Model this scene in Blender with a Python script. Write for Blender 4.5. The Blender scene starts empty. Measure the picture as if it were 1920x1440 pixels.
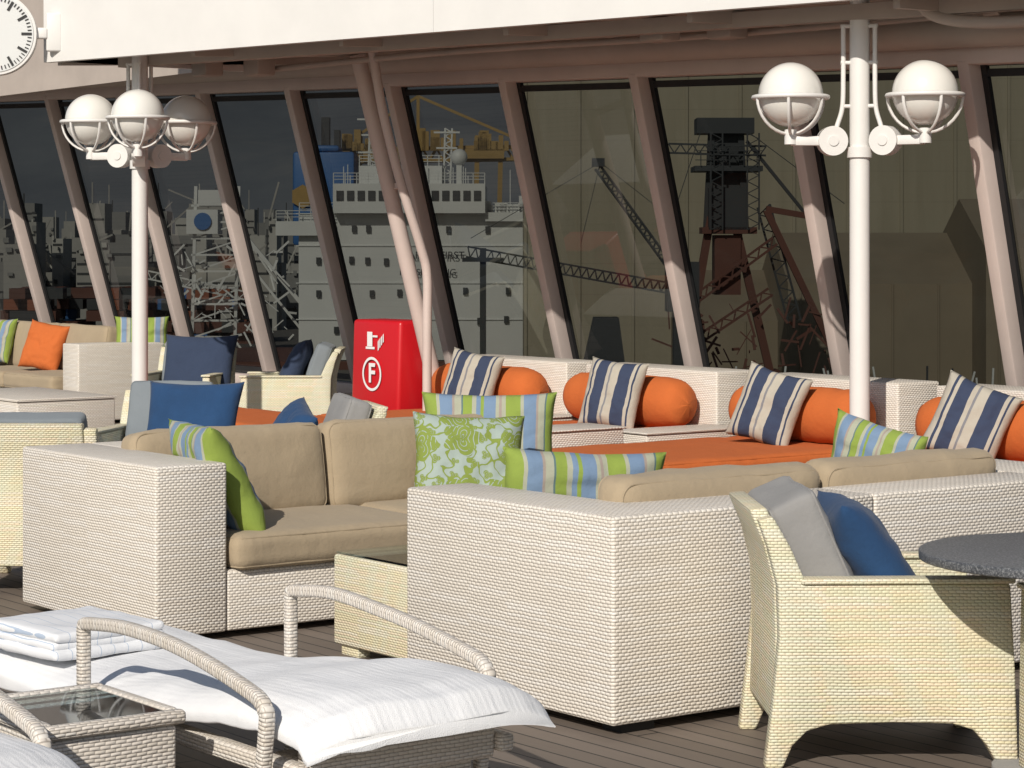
import bpy, bmesh, math, random
from mathutils import Vector, Matrix, noise, Quaternion
random.seed(7)
SC=bpy.context.scene
# World frame: X (u) runs across the ship, Y (v) runs along the window wall.
YAW=-math.atan2(3,4)
def c2w(a,d,z=0.0): return Vector((.8*a+.6*d, -.6*a+.8*d, z))

# ------------------------------------------------------------------ materials
class N:
    def __init__(s,name):
        s.mat=bpy.data.materials.new(name); s.mat.use_nodes=True
        s.t=s.mat.node_tree; s.n=s.t.nodes; s.bsdf=s.n['Principled BSDF']
    def node(s,ty,**k):
        n=s.n.new(ty)
        for a,b in k.items():
            if hasattr(n,a): setattr(n,a,b)
        return n
    def put(s,sock,v):
        if isinstance(v,bpy.types.NodeSocket): s.t.links.new(v,sock)
        elif isinstance(v,(tuple,list)) and len(v)==3 and sock.type=='RGBA': sock.default_value=(*v,1)
        else: sock.default_value=v
    def m(s,op,a,b=None,c=None):
        n=s.node('ShaderNodeMath',operation=op)
        s.put(n.inputs[0],a)
        if b is not None: s.put(n.inputs[1],b)
        if c is not None: s.put(n.inputs[2],c)
        return n.outputs[0]
    def coord(s,kind='Object'):
        return s.node('ShaderNodeTexCoord').outputs[kind]
    def sep(s,v):
        n=s.node('ShaderNodeSeparateXYZ'); s.put(n.inputs[0],v); return n.outputs
    def comb(s,x=0.,y=0.,z=0.):
        n=s.node('ShaderNodeCombineXYZ')
        s.put(n.inputs[0],x);s.put(n.inputs[1],y);s.put(n.inputs[2],z); return n.outputs[0]
    def noise(s,v,scale,detail=3,rough=.5):
        n=s.node('ShaderNodeTexNoise'); s.put(n.inputs['Vector'],v)
        n.inputs['Scale'].default_value=scale;n.inputs['Detail'].default_value=detail;n.inputs['Roughness'].default_value=rough
        return n.outputs[0]
    def white(s,v):
        n=s.node('ShaderNodeTexWhiteNoise',noise_dimensions='3D'); s.put(n.inputs[0],v); return n.outputs[0]
    def ramp(s,f,stops,interp='LINEAR'):
        n=s.node('ShaderNodeValToRGB'); s.put(n.inputs[0],f); r=n.color_ramp; r.interpolation=interp
        while len(r.elements)<len(stops): r.elements.new(.5)
        for e,(p,c) in zip(r.elements,stops):
            e.position=p; e.color=(*c,1) if len(c)==3 else c
        return n.outputs[0]
    def mix(s,f,a,b,blend='MIX'):
        n=s.node('ShaderNodeMix',data_type='RGBA',blend_type=blend)
        s.put(n.inputs[0],f); s.put(n.inputs[6],a); s.put(n.inputs[7],b); return n.outputs[2]
    def bump(s,h,dist,strength=1.,prev=None):
        n=s.node('ShaderNodeBump'); n.inputs['Strength'].default_value=strength
        n.inputs['Distance'].default_value=dist; s.put(n.inputs['Height'],h)
        if prev is not None: s.put(n.inputs['Normal'],prev)
        return n.outputs[0]
    def out(s,color=None,rough=None,normal=None,**k):
        if color is not None: s.put(s.bsdf.inputs['Base Color'],color)
        if rough is not None: s.put(s.bsdf.inputs['Roughness'],rough)
        if normal is not None: s.put(s.bsdf.inputs['Normal'],normal)
        for a,b in k.items(): s.put(s.bsdf.inputs[a.replace('_',' ')],b)
        return s.mat

def scl(c,f): return tuple(min(1,x*f) for x in c)
def paint(name,c,rough=.45,var=.12,bump=.0006,scale=3.,metal=0.):
    n=N(name); o=n.coord()
    a=n.noise(o,scale,5,.6); b=n.noise(o,scale*14,3)
    col=n.mix(n.m('MULTIPLY',a,1.0),scl(c,1-var),scl(c,1+var*.6))
    nb=n.bump(b,bump,.6)
    return n.out(col,n.m('MULTIPLY_ADD',a,.25,rough-.1),nb,Metallic=metal)
def fabric(name,c,rough=.92,var=.12,wr=.006,sheen=.08,grain=600):
    n=N(name); o=n.coord()
    a=n.noise(o,5.,5,.6); f=n.noise(o,grain,2); w=n.noise(o,9.,4,.6)
    col=n.mix(a,scl(c,1-var),scl(c,1+var))
    col=n.mix(n.m('MULTIPLY',f,.25),col,scl(c,.7))
    nb=n.bump(w,wr*1.6,.8); nb=n.bump(f,.0012,.6,nb)
    return n.out(col,rough,nb,Sheen_Weight=sheen)
def wicker(name,c,dark,tints,row=.0125,pitch=.026,dist=.004,band=None):
    n=N(name); uv=n.coord('UV'); x,y,_=n.sep(uv)
    wob=n.noise(uv,9.,2)
    y=n.m('ADD',y,n.m('MULTIPLY',wob,.008))
    x=n.m('ADD',x,n.m('MULTIPLY',n.noise(uv,14.,2),.008))
    v=n.m('DIVIDE',y,row); r=n.m('FLOOR',v); fv=n.m('SUBTRACT',v,r)
    par=n.m('FRACT',n.m('MULTIPLY',r,.5))
    u=n.m('ADD',n.m('DIVIDE',x,pitch),par); fu=n.m('FRACT',u); iu=n.m('FLOOR',u)
    prof=n.m('POWER',n.m('SINE',n.m('MULTIPLY',fv,math.pi)),.6)
    bul=n.m('POWER',n.m('SINE',n.m('MULTIPLY',fu,math.pi)),.7)
    h=n.m('MULTIPLY',prof,n.m('MULTIPLY_ADD',bul,.85,.15))
    rnd=n.white(n.comb(iu,r,0.)); rnd2=n.white(n.comb(n.m('FLOOR',n.m('DIVIDE',u,9.)),r,3.))
    col=n.ramp(rnd2,[(i/len(tints),t) for i,t in enumerate(tints)],'CONSTANT')
    col=n.mix(n.m('MULTIPLY',rnd,.22),col,scl(c,.74))
    big=n.noise(uv,2.2,4,.6)
    col=n.mix(n.m('MULTIPLY',big,.25),col,scl(c,.78))
    if band:
        bd=n.noise(n.comb(n.m('MULTIPLY',n.m('ADD',x,n.m('MULTIPLY',y,.35)),11.),n.m('MULTIPLY',y,1.2),0.),1.,2)
        col=n.mix(n.ramp(bd,[(.48,(0,0,0)),(.58,(.4,.4,.4))]),col,band)
    k=n.ramp(h,[(0.,(0,0,0)),(.40,(1,1,1))])
    col=n.mix(k,dark,col)
    return n.out(col,.5,n.bump(h,dist,.9))
def striped(name,stops,rep=1.,axis='x',wr=.006):
    n=N(name); uv=n.coord('UV'); x,y,_=n.sep(uv); o=n.coord()
    q=x if axis=='x' else y
    q=n.m('ADD',q,n.m('MULTIPLY',n.noise(uv,6.,2),.006))
    f=n.m('FRACT',n.m('MULTIPLY',q,rep))
    col=n.ramp(f,stops,'CONSTANT')
    g=n.noise(o,500,2); w=n.noise(o,9,4,.6)
    col=n.mix(n.m('MULTIPLY',g,.3),col,(.10,.11,.10))
    nb=n.bump(w,wr*1.6,.8); nb=n.bump(g,.001,.6,nb)
    return n.out(col,.9,nb)

WHITE=paint('white_paint',(.72,.705,.68),.4,.09)
WICK=wicker('white_wicker',(.75,.69,.61),(.30,.255,.21),[(.80,.745,.665),(.76,.70,.615),(.81,.765,.70),(.77,.71,.625)],row=.0115,pitch=.025)
CREAM=wicker('cream_wicker',(.72,.63,.44),(.30,.24,.14),[(.77,.69,.49),(.73,.66,.44),(.77,.715,.57),(.69,.67,.47),(.78,.66,.48)],row=.0095,pitch=.023,dist=.003,band=(.64,.67,.53))
WICKT=wicker('lounger_wicker',(.66,.60,.53),(.28,.24,.2),[(.74,.68,.61),(.68,.62,.54),(.74,.70,.64)],row=.010,pitch=.03,dist=.004)
TAN=fabric('tan_canvas',(.36,.285,.19))
ORANGE=fabric('orange_canvas',(.52,.125,.025),sheen=.0)
GREY=fabric('grey_canvas',(.26,.255,.25))
BLUE=fabric('blue_velvet',(.010,.048,.13),sheen=.08,wr=.007,var=.35)
DBLUE=fabric('denim_canvas',(.026,.042,.085),sheen=.05,wr=.01)
LBLUE=fabric('slate_canvas',(.19,.215,.235))
RED=paint('red_paint',(.54,.01,.016),.35,.08)
BLACK=paint('black_rubber',(.012,.012,.013),.6,.2)
BOUNCE_PINK=paint('bounce_tinted_paint',(.57,.48,.44),.5,.16)  # pink cast of bounced light mixed into the base colour
SOFF=paint('soffit_bounce_tint',(.44,.38,.335),.6,.2)  # brownish tone holds the warm bounce light under the canopy
OPAL=N('opal_glass').out((.74,.725,.68),.2,Coat_Weight=.3)
def mk_cloth():
    n=N('white_terry'); o=n.coord(); uv=n.coord('UV'); x,y,_=n.sep(uv)
    f=n.noise(o,350,3); w=n.noise(o,5,3,.5)
    wx=n.noise(n.comb(n.m('MULTIPLY',x,12.),n.m('MULTIPLY',y,2.5),0.),1.,3,.5)
    st=n.m('SINE',n.m('MULTIPLY',x,300.))
    col=n.mix(w,(.74,.75,.77),(.80,.80,.805))
    nb=n.bump(w,.02,.5); nb=n.bump(wx,.012,.6,nb); nb=n.bump(st,.0008,.25,nb); nb=n.bump(f,.0025,.7,nb)
    return n.out(col,.95,nb,Sheen_Weight=.05)
CLOTH=mk_cloth()
CRM=(.46,.42,.35); NV=(.018,.032,.085)
NAVYST=striped('navy_cream_stripes',[(0,CRM),(.13,NV),(.17,CRM),(.22,NV),(.40,CRM),(.46,(.2,.2,.22)),(.49,CRM),(.62,NV),(.83,CRM),(.88,NV),(.91,CRM)])
G1=(.25,.34,.045);G2=(.17,.26,.40);G3=(.40,.41,.31);G4=(.36,.29,.25);G5=(.10,.17,.18)
GREENST=striped('green_blue_stripes',[(0,G1),(.17,G3),(.21,G2),(.36,G4),(.39,G3),(.47,G5),(.49,G1),(.60,G3),(.65,G2),(.70,G1),(.74,G2),(.88,G3),(.92,G4),(.95,G3)],rep=1.6)
def mk_floral():
    n=N('floral_damask'); uv=n.coord('UV'); o=n.coord()
    warp=n.noise(uv,7.,2)
    def layer(scale,pet,off,big):
        v=n.node('ShaderNodeVectorMath',operation='MULTIPLY_ADD'); n.put(v.inputs[0],uv); v.inputs[1].default_value=(scale,scale,0); v.inputs[2].default_value=(off,off*1.7,0)
        vo=n.node('ShaderNodeTexVoronoi',voronoi_dimensions='2D'); n.put(vo.inputs['Vector'],v.outputs[0]); vo.inputs['Scale'].default_value=1.; vo.inputs['Randomness'].default_value=.75
        d=n.node('ShaderNodeVectorMath',operation='SUBTRACT'); n.put(d.inputs[0],v.outputs[0]); n.put(d.inputs[1],vo.outputs['Position'])
        x,y,_=n.sep(d.outputs[0]); an=n.m('ARCTAN2',y,x); r=vo.outputs['Distance']
        lim=n.m('MULTIPLY_ADD',n.m('ABSOLUTE',n.m('COSINE',n.m('MULTIPLY',an,pet))),.16,big)
        lim=n.m('ADD',lim,n.m('MULTIPLY',n.m('SUBTRACT',warp,.5),.25))
        ins=n.m('LESS_THAN',r,lim)
        vein=n.m('ABSOLUTE',n.m('SINE',n.m('ADD',n.m('MULTIPLY',r,26.),n.m('MULTIPLY',n.m('COSINE',n.m('MULTIPLY',an,pet*1.)),2.6))))
        vm=n.m('GREATER_THAN',vein,.30)
        return n.m('MULTIPLY',ins,vm)
    a=layer(2.6,2.5,.3,.30); b=layer(6.5,1.5,4.1,.13)
    sw=n.m('LESS_THAN',n.m('ABSOLUTE',n.m('SUBTRACT',n.noise(uv,6.,1),.5)),.022)
    k=n.m('MAXIMUM',n.m('MAXIMUM',a,b),sw)
    g=n.noise(o,400,2); w=n.noise(o,8,3)
    col=n.mix(k,(.33,.40,.37),(.20,.265,.04)); col=n.mix(n.m('MULTIPLY',g,.2),col,(.15,.18,.1))
    nb=n.bump(w,.01,.8); nb=n.bump(k,.0015,.7,nb)
    return n.out(col,.85,nb)
FLORAL=mk_floral()
def mk_deck():
    n=N('teak_deck'); o=n.coord(); x,y,_=n.sep(o)
    u=n.m('DIVIDE',x,.095); iu=n.m('FLOOR',u); fu=n.m('FRACT',u)
    off=n.white(n.comb(iu,1.,0.)); v=n.m('ADD',n.m('DIVIDE',y,2.6),n.m('MULTIPLY',off,5.)); iv=n.m('FLOOR',v); fv=n.m('FRACT',v)
    rnd=n.white(n.comb(iu,iv,5.))
    gr=n.noise(n.comb(n.m('MULTIPLY',x,60.),n.m('MULTIPLY',y,2.5),rnd),1.5,5,.65)
    base=n.mix(rnd,(.17,.135,.108),(.26,.21,.175)); base=n.mix(gr,(.12,.098,.08),base)
    st=n.noise(o,1.3,5,.6); base=n.mix(n.m('MULTIPLY',st,.4),base,(.12,.098,.08))
    c=n.m('LESS_THAN',n.m('MINIMUM',n.m('MULTIPLY',fu,.095),n.m('MULTIPLY',fv,2.6)),.008)
    col=n.mix(c,base,(.018,.017,.016))
    h=n.m('SUBTRACT',n.m('MULTIPLY',gr,.3),c)
    return n.out(col,n.m('MULTIPLY_ADD',gr,.3,.5),n.bump(h,.002,.8))
DECK=mk_deck()
def mk_granite():
    n=N('granite'); o=n.coord()
    a=n.noise(o,160,4,.7); b=n.noise(o,60,2)
    col=n.ramp(a,[(.35,(.03,.033,.038)),(.5,(.095,.10,.11)),(.64,(.26,.265,.27))]); col=n.mix(n.m('MULTIPLY',b,.4),col,(.06,.063,.07))
    return n.out(col,.45)
GRAN=mk_granite()
def mk_glass(name,tint,gloss):
    m=bpy.data.materials.new(name); m.use_nodes=True; t=m.node_tree; t.nodes.clear()
    o=t.nodes.new('ShaderNodeOutputMaterial'); mx=t.nodes.new('ShaderNodeMixShader'); tr=t.nodes.new('ShaderNodeBsdfTransparent'); gl=t.nodes.new('ShaderNodeBsdfGlossy')
    tr.inputs[0].default_value=(*tint,1); gl.inputs['Roughness'].default_value=.02; gl.inputs[0].default_value=(.9,.95,1,1)
    fr=t.nodes.new('ShaderNodeFresnel'); fr.inputs[0].default_value=1.45
    mm=t.nodes.new('ShaderNodeMath'); mm.operation='MULTIPLY'; mm.inputs[1].default_value=gloss; t.links.new(fr.outputs[0],mm.inputs[0])
    t.links.new(mm.outputs[0],mx.inputs[0]); t.links.new(tr.outputs[0],mx.inputs[1]); t.links.new(gl.outputs[0],mx.inputs[2]); t.links.new(mx.outputs[0],o.inputs[0])
    return m
TINT=mk_glass('tinted_glass',(.175,.182,.172),.07)
CLEAR=mk_glass('table_glass',(.75,.82,.80),1.)

# ------------------------------------------------------------------ mesh helpers
def empty(name,loc=(0,0,0),rz=0.):
    e=bpy.data.objects.new(name,None); SC.collection.objects.link(e); e.location=loc; e.rotation_euler=(0,0,rz); e.empty_display_size=.1; return e
def finish(name,bm,mat,parent=None,smooth=True,angle=40,uv=True):
    bmesh.ops.recalc_face_normals(bm,faces=bm.faces)
    if uv:
        L=bm.loops.layers.uv.verify()
        for f in bm.faces:
            n=f.normal; a=[abs(n.x),abs(n.y),abs(n.z)]; k=a.index(max(a))
            for l in f.loops:
                c=l.vert.co
                l[L].uv=(c.y,c.z) if k==0 else ((c.x,c.z) if k==1 else (c.x,c.y))
    me=bpy.data.meshes.new(name); bm.to_mesh(me); bm.free()
    for m in (mat if isinstance(mat,(list,tuple)) else [mat]): me.materials.append(m)
    if smooth:
        for p in me.polygons: p.use_smooth=True
        me.set_sharp_from_angle(angle=math.radians(angle))
    o=bpy.data.objects.new(name,me); SC.collection.objects.link(o)
    if parent: o.parent=parent
    return o
def addbox(bm,x0,x1,y0,y1,z0,z1,mi=0):
    vs=[bm.verts.new((x,y,z)) for z in (z0,z1) for x,y in ((x0,y0),(x1,y0),(x1,y1),(x0,y1))]
    fs=[(0,3,2,1),(4,5,6,7),(0,1,5,4),(1,2,6,5),(2,3,7,6),(3,0,4,7)]
    out=[]
    for f in fs:
        q=bm.faces.new([vs[i] for i in f]); q.material_index=mi; out.append(q)
    return vs,out
def rbox(name,x0,x1,y0,y1,z0,z1,mat,parent=None,bev=.014,seg=3):
    bm=bmesh.new(); addbox(bm,x0,x1,y0,y1,z0,z1)
    if bev: bmesh.ops.bevel(bm,geom=list(bm.edges),offset=bev,segments=seg,profile=.5,affect='EDGES')
    return finish(name,bm,mat,parent,angle=50)
def addbeam(bm,p0,p1,w,d,ref=(0,1,0),mi=0):
    p0=Vector(p0);p1=Vector(p1);t=(p1-p0).normalized();r=Vector(ref)
    if abs(t.dot(r))>.98: r=Vector((1,0,0))
    a=(r-t*r.dot(t)).normalized(); b=t.cross(a)
    vs=[]
    for p in (p0,p1):
        for i,j in ((-1,-1),(1,-1),(1,1),(-1,1)): vs.append(bm.verts.new(p+a*(w/2*i)+b*(d/2*j)))
    for f in ((0,3,2,1),(4,5,6,7),(0,1,5,4),(1,2,6,5),(2,3,7,6),(3,0,4,7)):
        q=bm.faces.new([vs[i] for i in f]); q.material_index=mi
def beam(name,p0,p1,w,d,mat,parent=None,ref=(0,1,0),bev=.008):
    bm=bmesh.new(); addbeam(bm,p0,p1,w,d,ref)
    if bev: bmesh.ops.bevel(bm,geom=list(bm.edges),offset=bev,segments=2,profile=.5,affect='EDGES')
    return finish(name,bm,mat,parent)
def catmull(pts,n=8):
    P=[Vector(p) for p in pts]; P=[2*P[0]-P[1]]+P+[2*P[-1]-P[-2]]; out=[]
    for i in range(1,len(P)-2):
        for k in range(n):
            t=k/n; a,b,c,d=P[i-1:i+3]
            out.append(.5*((2*b)+(c-a)*t+(2*a-5*b+4*c-d)*t*t+(3*b-a-3*c+d)*t**3))
    out.append(P[-2]); return out
def sweep(name,pts,r,mat,parent=None,seg=12,curve=True,n=8,sq=1.,flat=1.):
    P=catmull(pts,n) if curve else [Vector(p) for p in pts]
    bm=bmesh.new(); L=bm.loops.layers.uv.verify(); rings=[]; up=None; ln=0; lens=[]
    for i,p in enumerate(P):
        t=(P[min(i+1,len(P)-1)]-P[max(i-1,0)]).normalized()
        if up is None:
            up=Vector((1,0,0)) if abs(t.x)<.8 else Vector((0,0,1))
        up=(up-t*up.dot(t)).normalized(); s=t.cross(up)
        if i: ln+=(p-P[i-1]).length
        lens.append(ln); ring=[]
        for k in range(seg):
            a=2*math.pi*k/seg; c,d=math.cos(a),math.sin(a)
            c=math.copysign(abs(c)**sq,c); d=math.copysign(abs(d)**sq,d)
            ring.append(bm.verts.new(p+up*(r*c)+s*(r*flat*d)))
        rings.append(ring)
    for i in range(len(rings)-1):
        for k in range(seg):
            k2=(k+1)%seg
            f=bm.faces.new((rings[i][k],rings[i][k2],rings[i+1][k2],rings[i+1][k]))
            uu=[(k)/seg*2*math.pi*r,(k+1)/seg*2*math.pi*r]
            for l,(a,b) in zip(f.loops,((0,0),(1,0),(1,1),(0,1))): l[L].uv=(uu[a],lens[i+b])
    bm.faces.new(rings[0][::-1]); bm.faces.new(rings[-1])
    return finish(name,bm,mat,parent,uv=False,angle=60)
def cyl(name,p0,p1,r,mat,parent=None,seg=28,r2=None):
    bm=bmesh.new(); p0=Vector(p0);p1=Vector(p1); L=(p1-p0).length
    bmesh.ops.create_cone(bm,cap_ends=True,segments=seg,radius1=r,radius2=r if r2 is None else r2,depth=L)
    q=Vector((0,0,1)).rotation_difference(p1-p0)
    bmesh.ops.transform(bm,matrix=Matrix.Translation((p0+p1)/2)@q.to_matrix().to_4x4(),verts=bm.verts)
    return finish(name,bm,mat,parent)
def cushion(name,c,dim,mat,parent=None,r=.045,puff=.02,seed=0,rot=(0,0,0),cuts=15,wr=.006,pipe=True):
    hx,hy,hz=dim[0]/2,dim[1]/2,dim[2]/2; H=(hx,hy,hz); r=min(r,hx*.95,hy*.95,hz*.95)
    bm=bmesh.new(); bmesh.ops.create_cube(bm,size=2.); bmesh.ops.subdivide_edges(bm,edges=list(bm.edges),cuts=cuts,use_grid_fill=True)
    thin=H.index(min(H)); o=[i for i in range(3) if i!=thin]
    def W(q): return noise.noise(Vector((q.x*7+seed*3.1,q.y*7,q.z*7)))+.5*noise.noise(Vector((q.x*19+seed,q.y*19,q.z*19)))
    for v in bm.verts:
        n=v.co.copy(); q=Vector((math.sin(n.x*math.pi/2)*hx,math.sin(n.y*math.pi/2)*hy,math.sin(n.z*math.pi/2)*hz))
        inn=Vector((max(-hx+r,min(hx-r,q.x)),max(-hy+r,min(hy-r,q.y)),max(-hz+r,min(hz-r,q.z))))
        d=q-inn
        if d.length>1e-6: q=inn+d.normalized()*r
        a=q[o[0]]/H[o[0]]; b=q[o[1]]/H[o[1]]
        q[thin]+=math.copysign(1,q[thin])*puff*(1-a*a)*(1-b*b)*min(1,abs(n[thin]))
        v.co=q+(d.normalized() if d.length>1e-6 else Vector((0,0,0)))*W(q)*wr
    ob=finish(name,bm,mat,parent,angle=180); ob.location=c; ob.rotation_euler=rot
    if pipe:
        for sgn in (1,-1):
            pts=[]; k=r*.7071
            for cx,cy,a0 in ((1,1,0),(-1,1,90),(-1,-1,180),(1,-1,270)):
                for j in range(5):
                    an=math.radians(a0+90*j/4); p=Vector((0,0,0))
                    p[o[0]]=cx*(H[o[0]]-r)+k*math.cos(an); p[o[1]]=cy*(H[o[1]]-r)+k*math.sin(an); p[thin]=sgn*(H[thin]-r+k)
                    pts.append(p)
            full=[]
            for i,p in enumerate(pts):
                q=pts[(i+1)%len(pts)]; L=(q-p).length; m=max(1,int(L/.05))
                for j in range(m):
                    s=p.lerp(q,j/m); full.append(s+s.normalized()*W(s)*wr*.8)
            full.append(full[0].copy())
            pp=sweep(name+'_piping_%d'%(sgn+1),full,.0045,mat,ob,seg=6,curve=False)
    return ob
def pillow(name,c,w,h,t,mat,rot=(0,0,0),seed=0,parent=None,n=30,sag=.0,cr=1.):
    bm=bmesh.new(); L=bm.loops.layers.uv.verify(); V={}
    for side in (1,-1):
        for i in range(n+1):
            for j in range(n+1):
                s=-1+2*i/n; q=-1+2*j/n
                edge=i in(0,n) or j in(0,n)
                if edge and side==-1: V[(side,i,j)]=V[(1,i,j)]; continue
                x=s*w/2*(1-.08*(1-q*q)*abs(s)**3+cr*.02*noise.noise(Vector((q*2,seed,s)))); z=q*h/2*(1-.08*(1-s*s)*abs(q)**3+cr*.03*noise.noise(Vector((s*2,seed,q+5))))
                th=t/2*max(0,((1-s**4)*(1-q**4)))**.62
                wr=noise.noise(Vector((s*2.2+seed*5,q*2.2,side*3)))*.26+noise.noise(Vector((s*6+seed,q*6,side)))*.12
                an=math.atan2(q,s); rr=min(1,math.hypot(s,q))
                wr+=.10*rr*noise.noise(Vector((math.cos(an)*5,math.sin(an)*5,seed+side)))
                y=side*-1*th*(1+wr*cr)
                z+= -sag*(1-abs(s))*max(0,q)*h
                V[(side,i,j)]=bm.verts.new((x,y,z))
        for i in range(n):
            for j in range(n):
                vs=[V[(side,i,j)],V[(side,i+1,j)],V[(side,i+1,j+1)],V[(side,i,j+1)]]
                uvs=[(i/n,j/n),((i+1)/n,j/n),((i+1)/n,(j+1)/n),(i/n,(j+1)/n)]
                if side==-1: vs=vs[::-1]; uvs=uvs[::-1]
                try: f=bm.faces.new(vs)
                except ValueError: continue
                for l,u in zip(f.loops,uvs): l[L].uv=u
    o=finish(name,bm,mat,parent,uv=False,angle=120); o.location=c; o.rotation_euler=tuple(math.radians(a) for a in rot)
    return o
def prism(name,pts,y0,y1,mat,parent=None,bev=.008):
    bm=bmesh.new(); A=[bm.verts.new((x,y0,z)) for x,z in pts]; B=[bm.verts.new((x,y1,z)) for x,z in pts]
    bm.faces.new(A); bm.faces.new(B[::-1]); n=len(pts)
    for i in range(n): bm.faces.new((A[i],B[i],B[(i+1)%n],A[(i+1)%n]))
    bmesh.ops.recalc_face_normals(bm,faces=bm.faces)
    if bev:
        es=[e for e in bm.edges if len(e.link_faces)==2 and e.calc_face_angle(0)>.6]
        bmesh.ops.bevel(bm,geom=es,offset=bev,segments=2,profile=.5,affect='EDGES')
    return finish(name,bm,mat,parent,angle=50)

# ------------------------------------------------------------------ setting: deck, water, hills
bm=bmesh.new(); addbox(bm,-14,11.35,-12,70,-.2,0.); finish('deck',bm,DECK,smooth=False)
wn=N('water_mat'); o=wn.coord(); WAT=wn.out((.02,.035,.04),.15,wn.bump(wn.noise(o,.6,5,.6),.4,.5))
bm=bmesh.new(); addbox(bm,-9000,9000,-9000,9000,-22,-20); finish('water',bm,WAT,smooth=False)
hn=N('sky_hiding_hills_mat'); o=hn.coord(); HILL=hn.out(hn.ramp(hn.noise(o,.004,8,.65),[(.3,(.11,.125,.155)),(.55,(.15,.165,.19)),(.7,(.19,.195,.21))]),1.)
bm=bmesh.new(); nx,ny=140,24; G=[]
for i in range(nx+1):
    row=[]
    for j in range(ny+1):
        a=-3200+6400*i/nx; d=2600+1600*j/ny; k=j/ny
        h=-20+(1-math.exp(-3*k))*(330+140*noise.noise(Vector((a*.0012,d*.001,0)))+70*noise.noise(Vector((a*.005,d*.004,2)))) 
        p=c2w(a,d,h); row.append(bm.verts.new(p))
    G.append(row)
for i in range(nx):
    for j in range(ny): bm.faces.new((G[i][j],G[i+1][j],G[i+1][j+1],G[i][j+1]))
finish('sky_hiding_hills',bm,HILL,smooth=True,angle=180)  # added range, raised above the window head to keep bright sky out

# ------------------------------------------------------------------ window wall
S=1.475; ZB=.42
def head(V): return 2.67+.033*(V-9.33)
def Utop(z): return 11.0-(z-.7)*.325
def wallpt(k,f):
    Vt=9.33+S*k; zt=head(Vt); z=ZB+(zt-ZB)*f
    return Vector((Utop(z),Vt+.20*(1-f),z))
wall=empty('window_wall')
K0,K1=-5,17
bmM=bmesh.new(); bmR=bmesh.new(); bmG=bmesh.new()
nin=(Vector((Utop(0),0,0))-Vector((Utop(1),0,1))).cross(Vector((0,1,0))).normalized()
if nin.x>0: nin=-nin
for k in range(K0,K1+1):
    a,b=wallpt(k,-.02),wallpt(k,1.02)
    addbeam(bmM,a+nin*.02,b+nin*.02,.09,.15)
    if k<K1:
        a2,b2=wallpt(k+1,0),wallpt(k+1,1); a,b=wallpt(k,0),wallpt(k,1)
        g=[bmG.verts.new(p-nin*.03) for p in (a,a2,b2,b)]; bmG.faces.new(g)
        dv=Vector((0,.065,0))
        for p,q in ((a+dv,b+dv),(a2-dv,b2-dv)): addbeam(bmR,p-nin*.02,q-nin*.02,.045,.03)
        up=(b-a).normalized()*.06
        for p,q in ((a+up,a2+up),(b-up,b2-up)): addbeam(bmR,p-nin*.021+dv,q-nin*.021-dv,.045,.028,ref=(0,0,1))
bmesh.ops.bevel(bmM,geom=list(bmM.edges),offset=.012,segments=2,profile=.5,affect='EDGES')
finish('mullions',bmM,BOUNCE_PINK,wall); finish('gaskets',bmR,BLACK,wall,smooth=False); finish('panes',bmG,TINT,wall,smooth=False)
h0,h1=wallpt(K0,1.0),wallpt(K1,1.0); s0,s1=wallpt(K0,0),wallpt(K1,0)
beam('head_rail',h0+Vector((0,0,.045)),h1+Vector((0,0,.045)),.10,.2,BOUNCE_PINK,wall,ref=(0,0,1))
beam('sill_rail',s0-Vector((0,0,.03)),s1-Vector((0,0,.03)),.09,.2,BOUNCE_PINK,wall,ref=(0,0,1))
bm=bmesh.new(); addbox(bm,11.1,11.2,s0.y,s1.y,-.1,.36); finish('lower_panel',bm,WHITE,wall,smooth=False)
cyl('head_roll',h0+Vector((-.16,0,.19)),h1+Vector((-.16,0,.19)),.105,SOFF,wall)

# canopy
can=empty('canopy')
def Uf(V): return 12.03-.291*V
VL=15.6; VR=5.2
pr=[(Uf(VR)+.03,VR),(10.75,VR),(10.75,26.),(9.25,26.),(9.25,VL-.05),(Uf(VL)+.03,VL-.05)]
def zs(u,v): return 3.02+.03*max(0,v-9.33)*max(0,(u-8.5))/2.
bm=bmesh.new()
lo=[bm.verts.new((u,v,zs(u,v))) for u,v in pr]; hi=[bm.verts.new((u,v,4.3)) for u,v in pr]
bm.faces.new(lo); bm.faces.new(hi)
for i in range(6): bm.faces.new((lo[i],lo[(i+1)%6],hi[(i+1)%6],hi[i]))
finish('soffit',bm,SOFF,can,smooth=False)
bm=bmesh.new()
p0=Vector((Uf(VR),VR,3.78)); p1=Vector((Uf(VL),VL,3.72))
for i in range(3):   # fascia plates with slight seams
    a=p0.lerp(p1,i/3); b=p0.lerp(p1,(i+1)/3); t=(b-a).normalized()*.001
    addbeam(bm,a+t,b-t,1.56,.06,ref=(0,0,1))
addbeam(bm,Vector((Uf(VL)+.04,VL,3.70)),Vector((9.3,VL,3.70)),1.5,.05,ref=(0,0,1))
finish('fascia',bm,WHITE,can,smooth=False)
bm=bmesh.new()
addbeam(bm,Vector((9.22,VL+.03,3.70)),Vector((9.22,26,3.70)),1.4,.05,ref=(0,0,1))
for i in range(8):
    v=6.5+i*1.3
    addbeam(bm,(Uf(v)+.1,v,2.985),(10.35,v,2.99+.02*(v-9)),.05,.12,ref=(0,1,0))
addbeam(bm,(Uf(6.)+.45,6.,2.95),(Uf(15.4)+.45,15.4,2.96),.09,.09,ref=(0,0,1))
finish('soffit_ribs',bm,SOFF,can,smooth=False)
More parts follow.
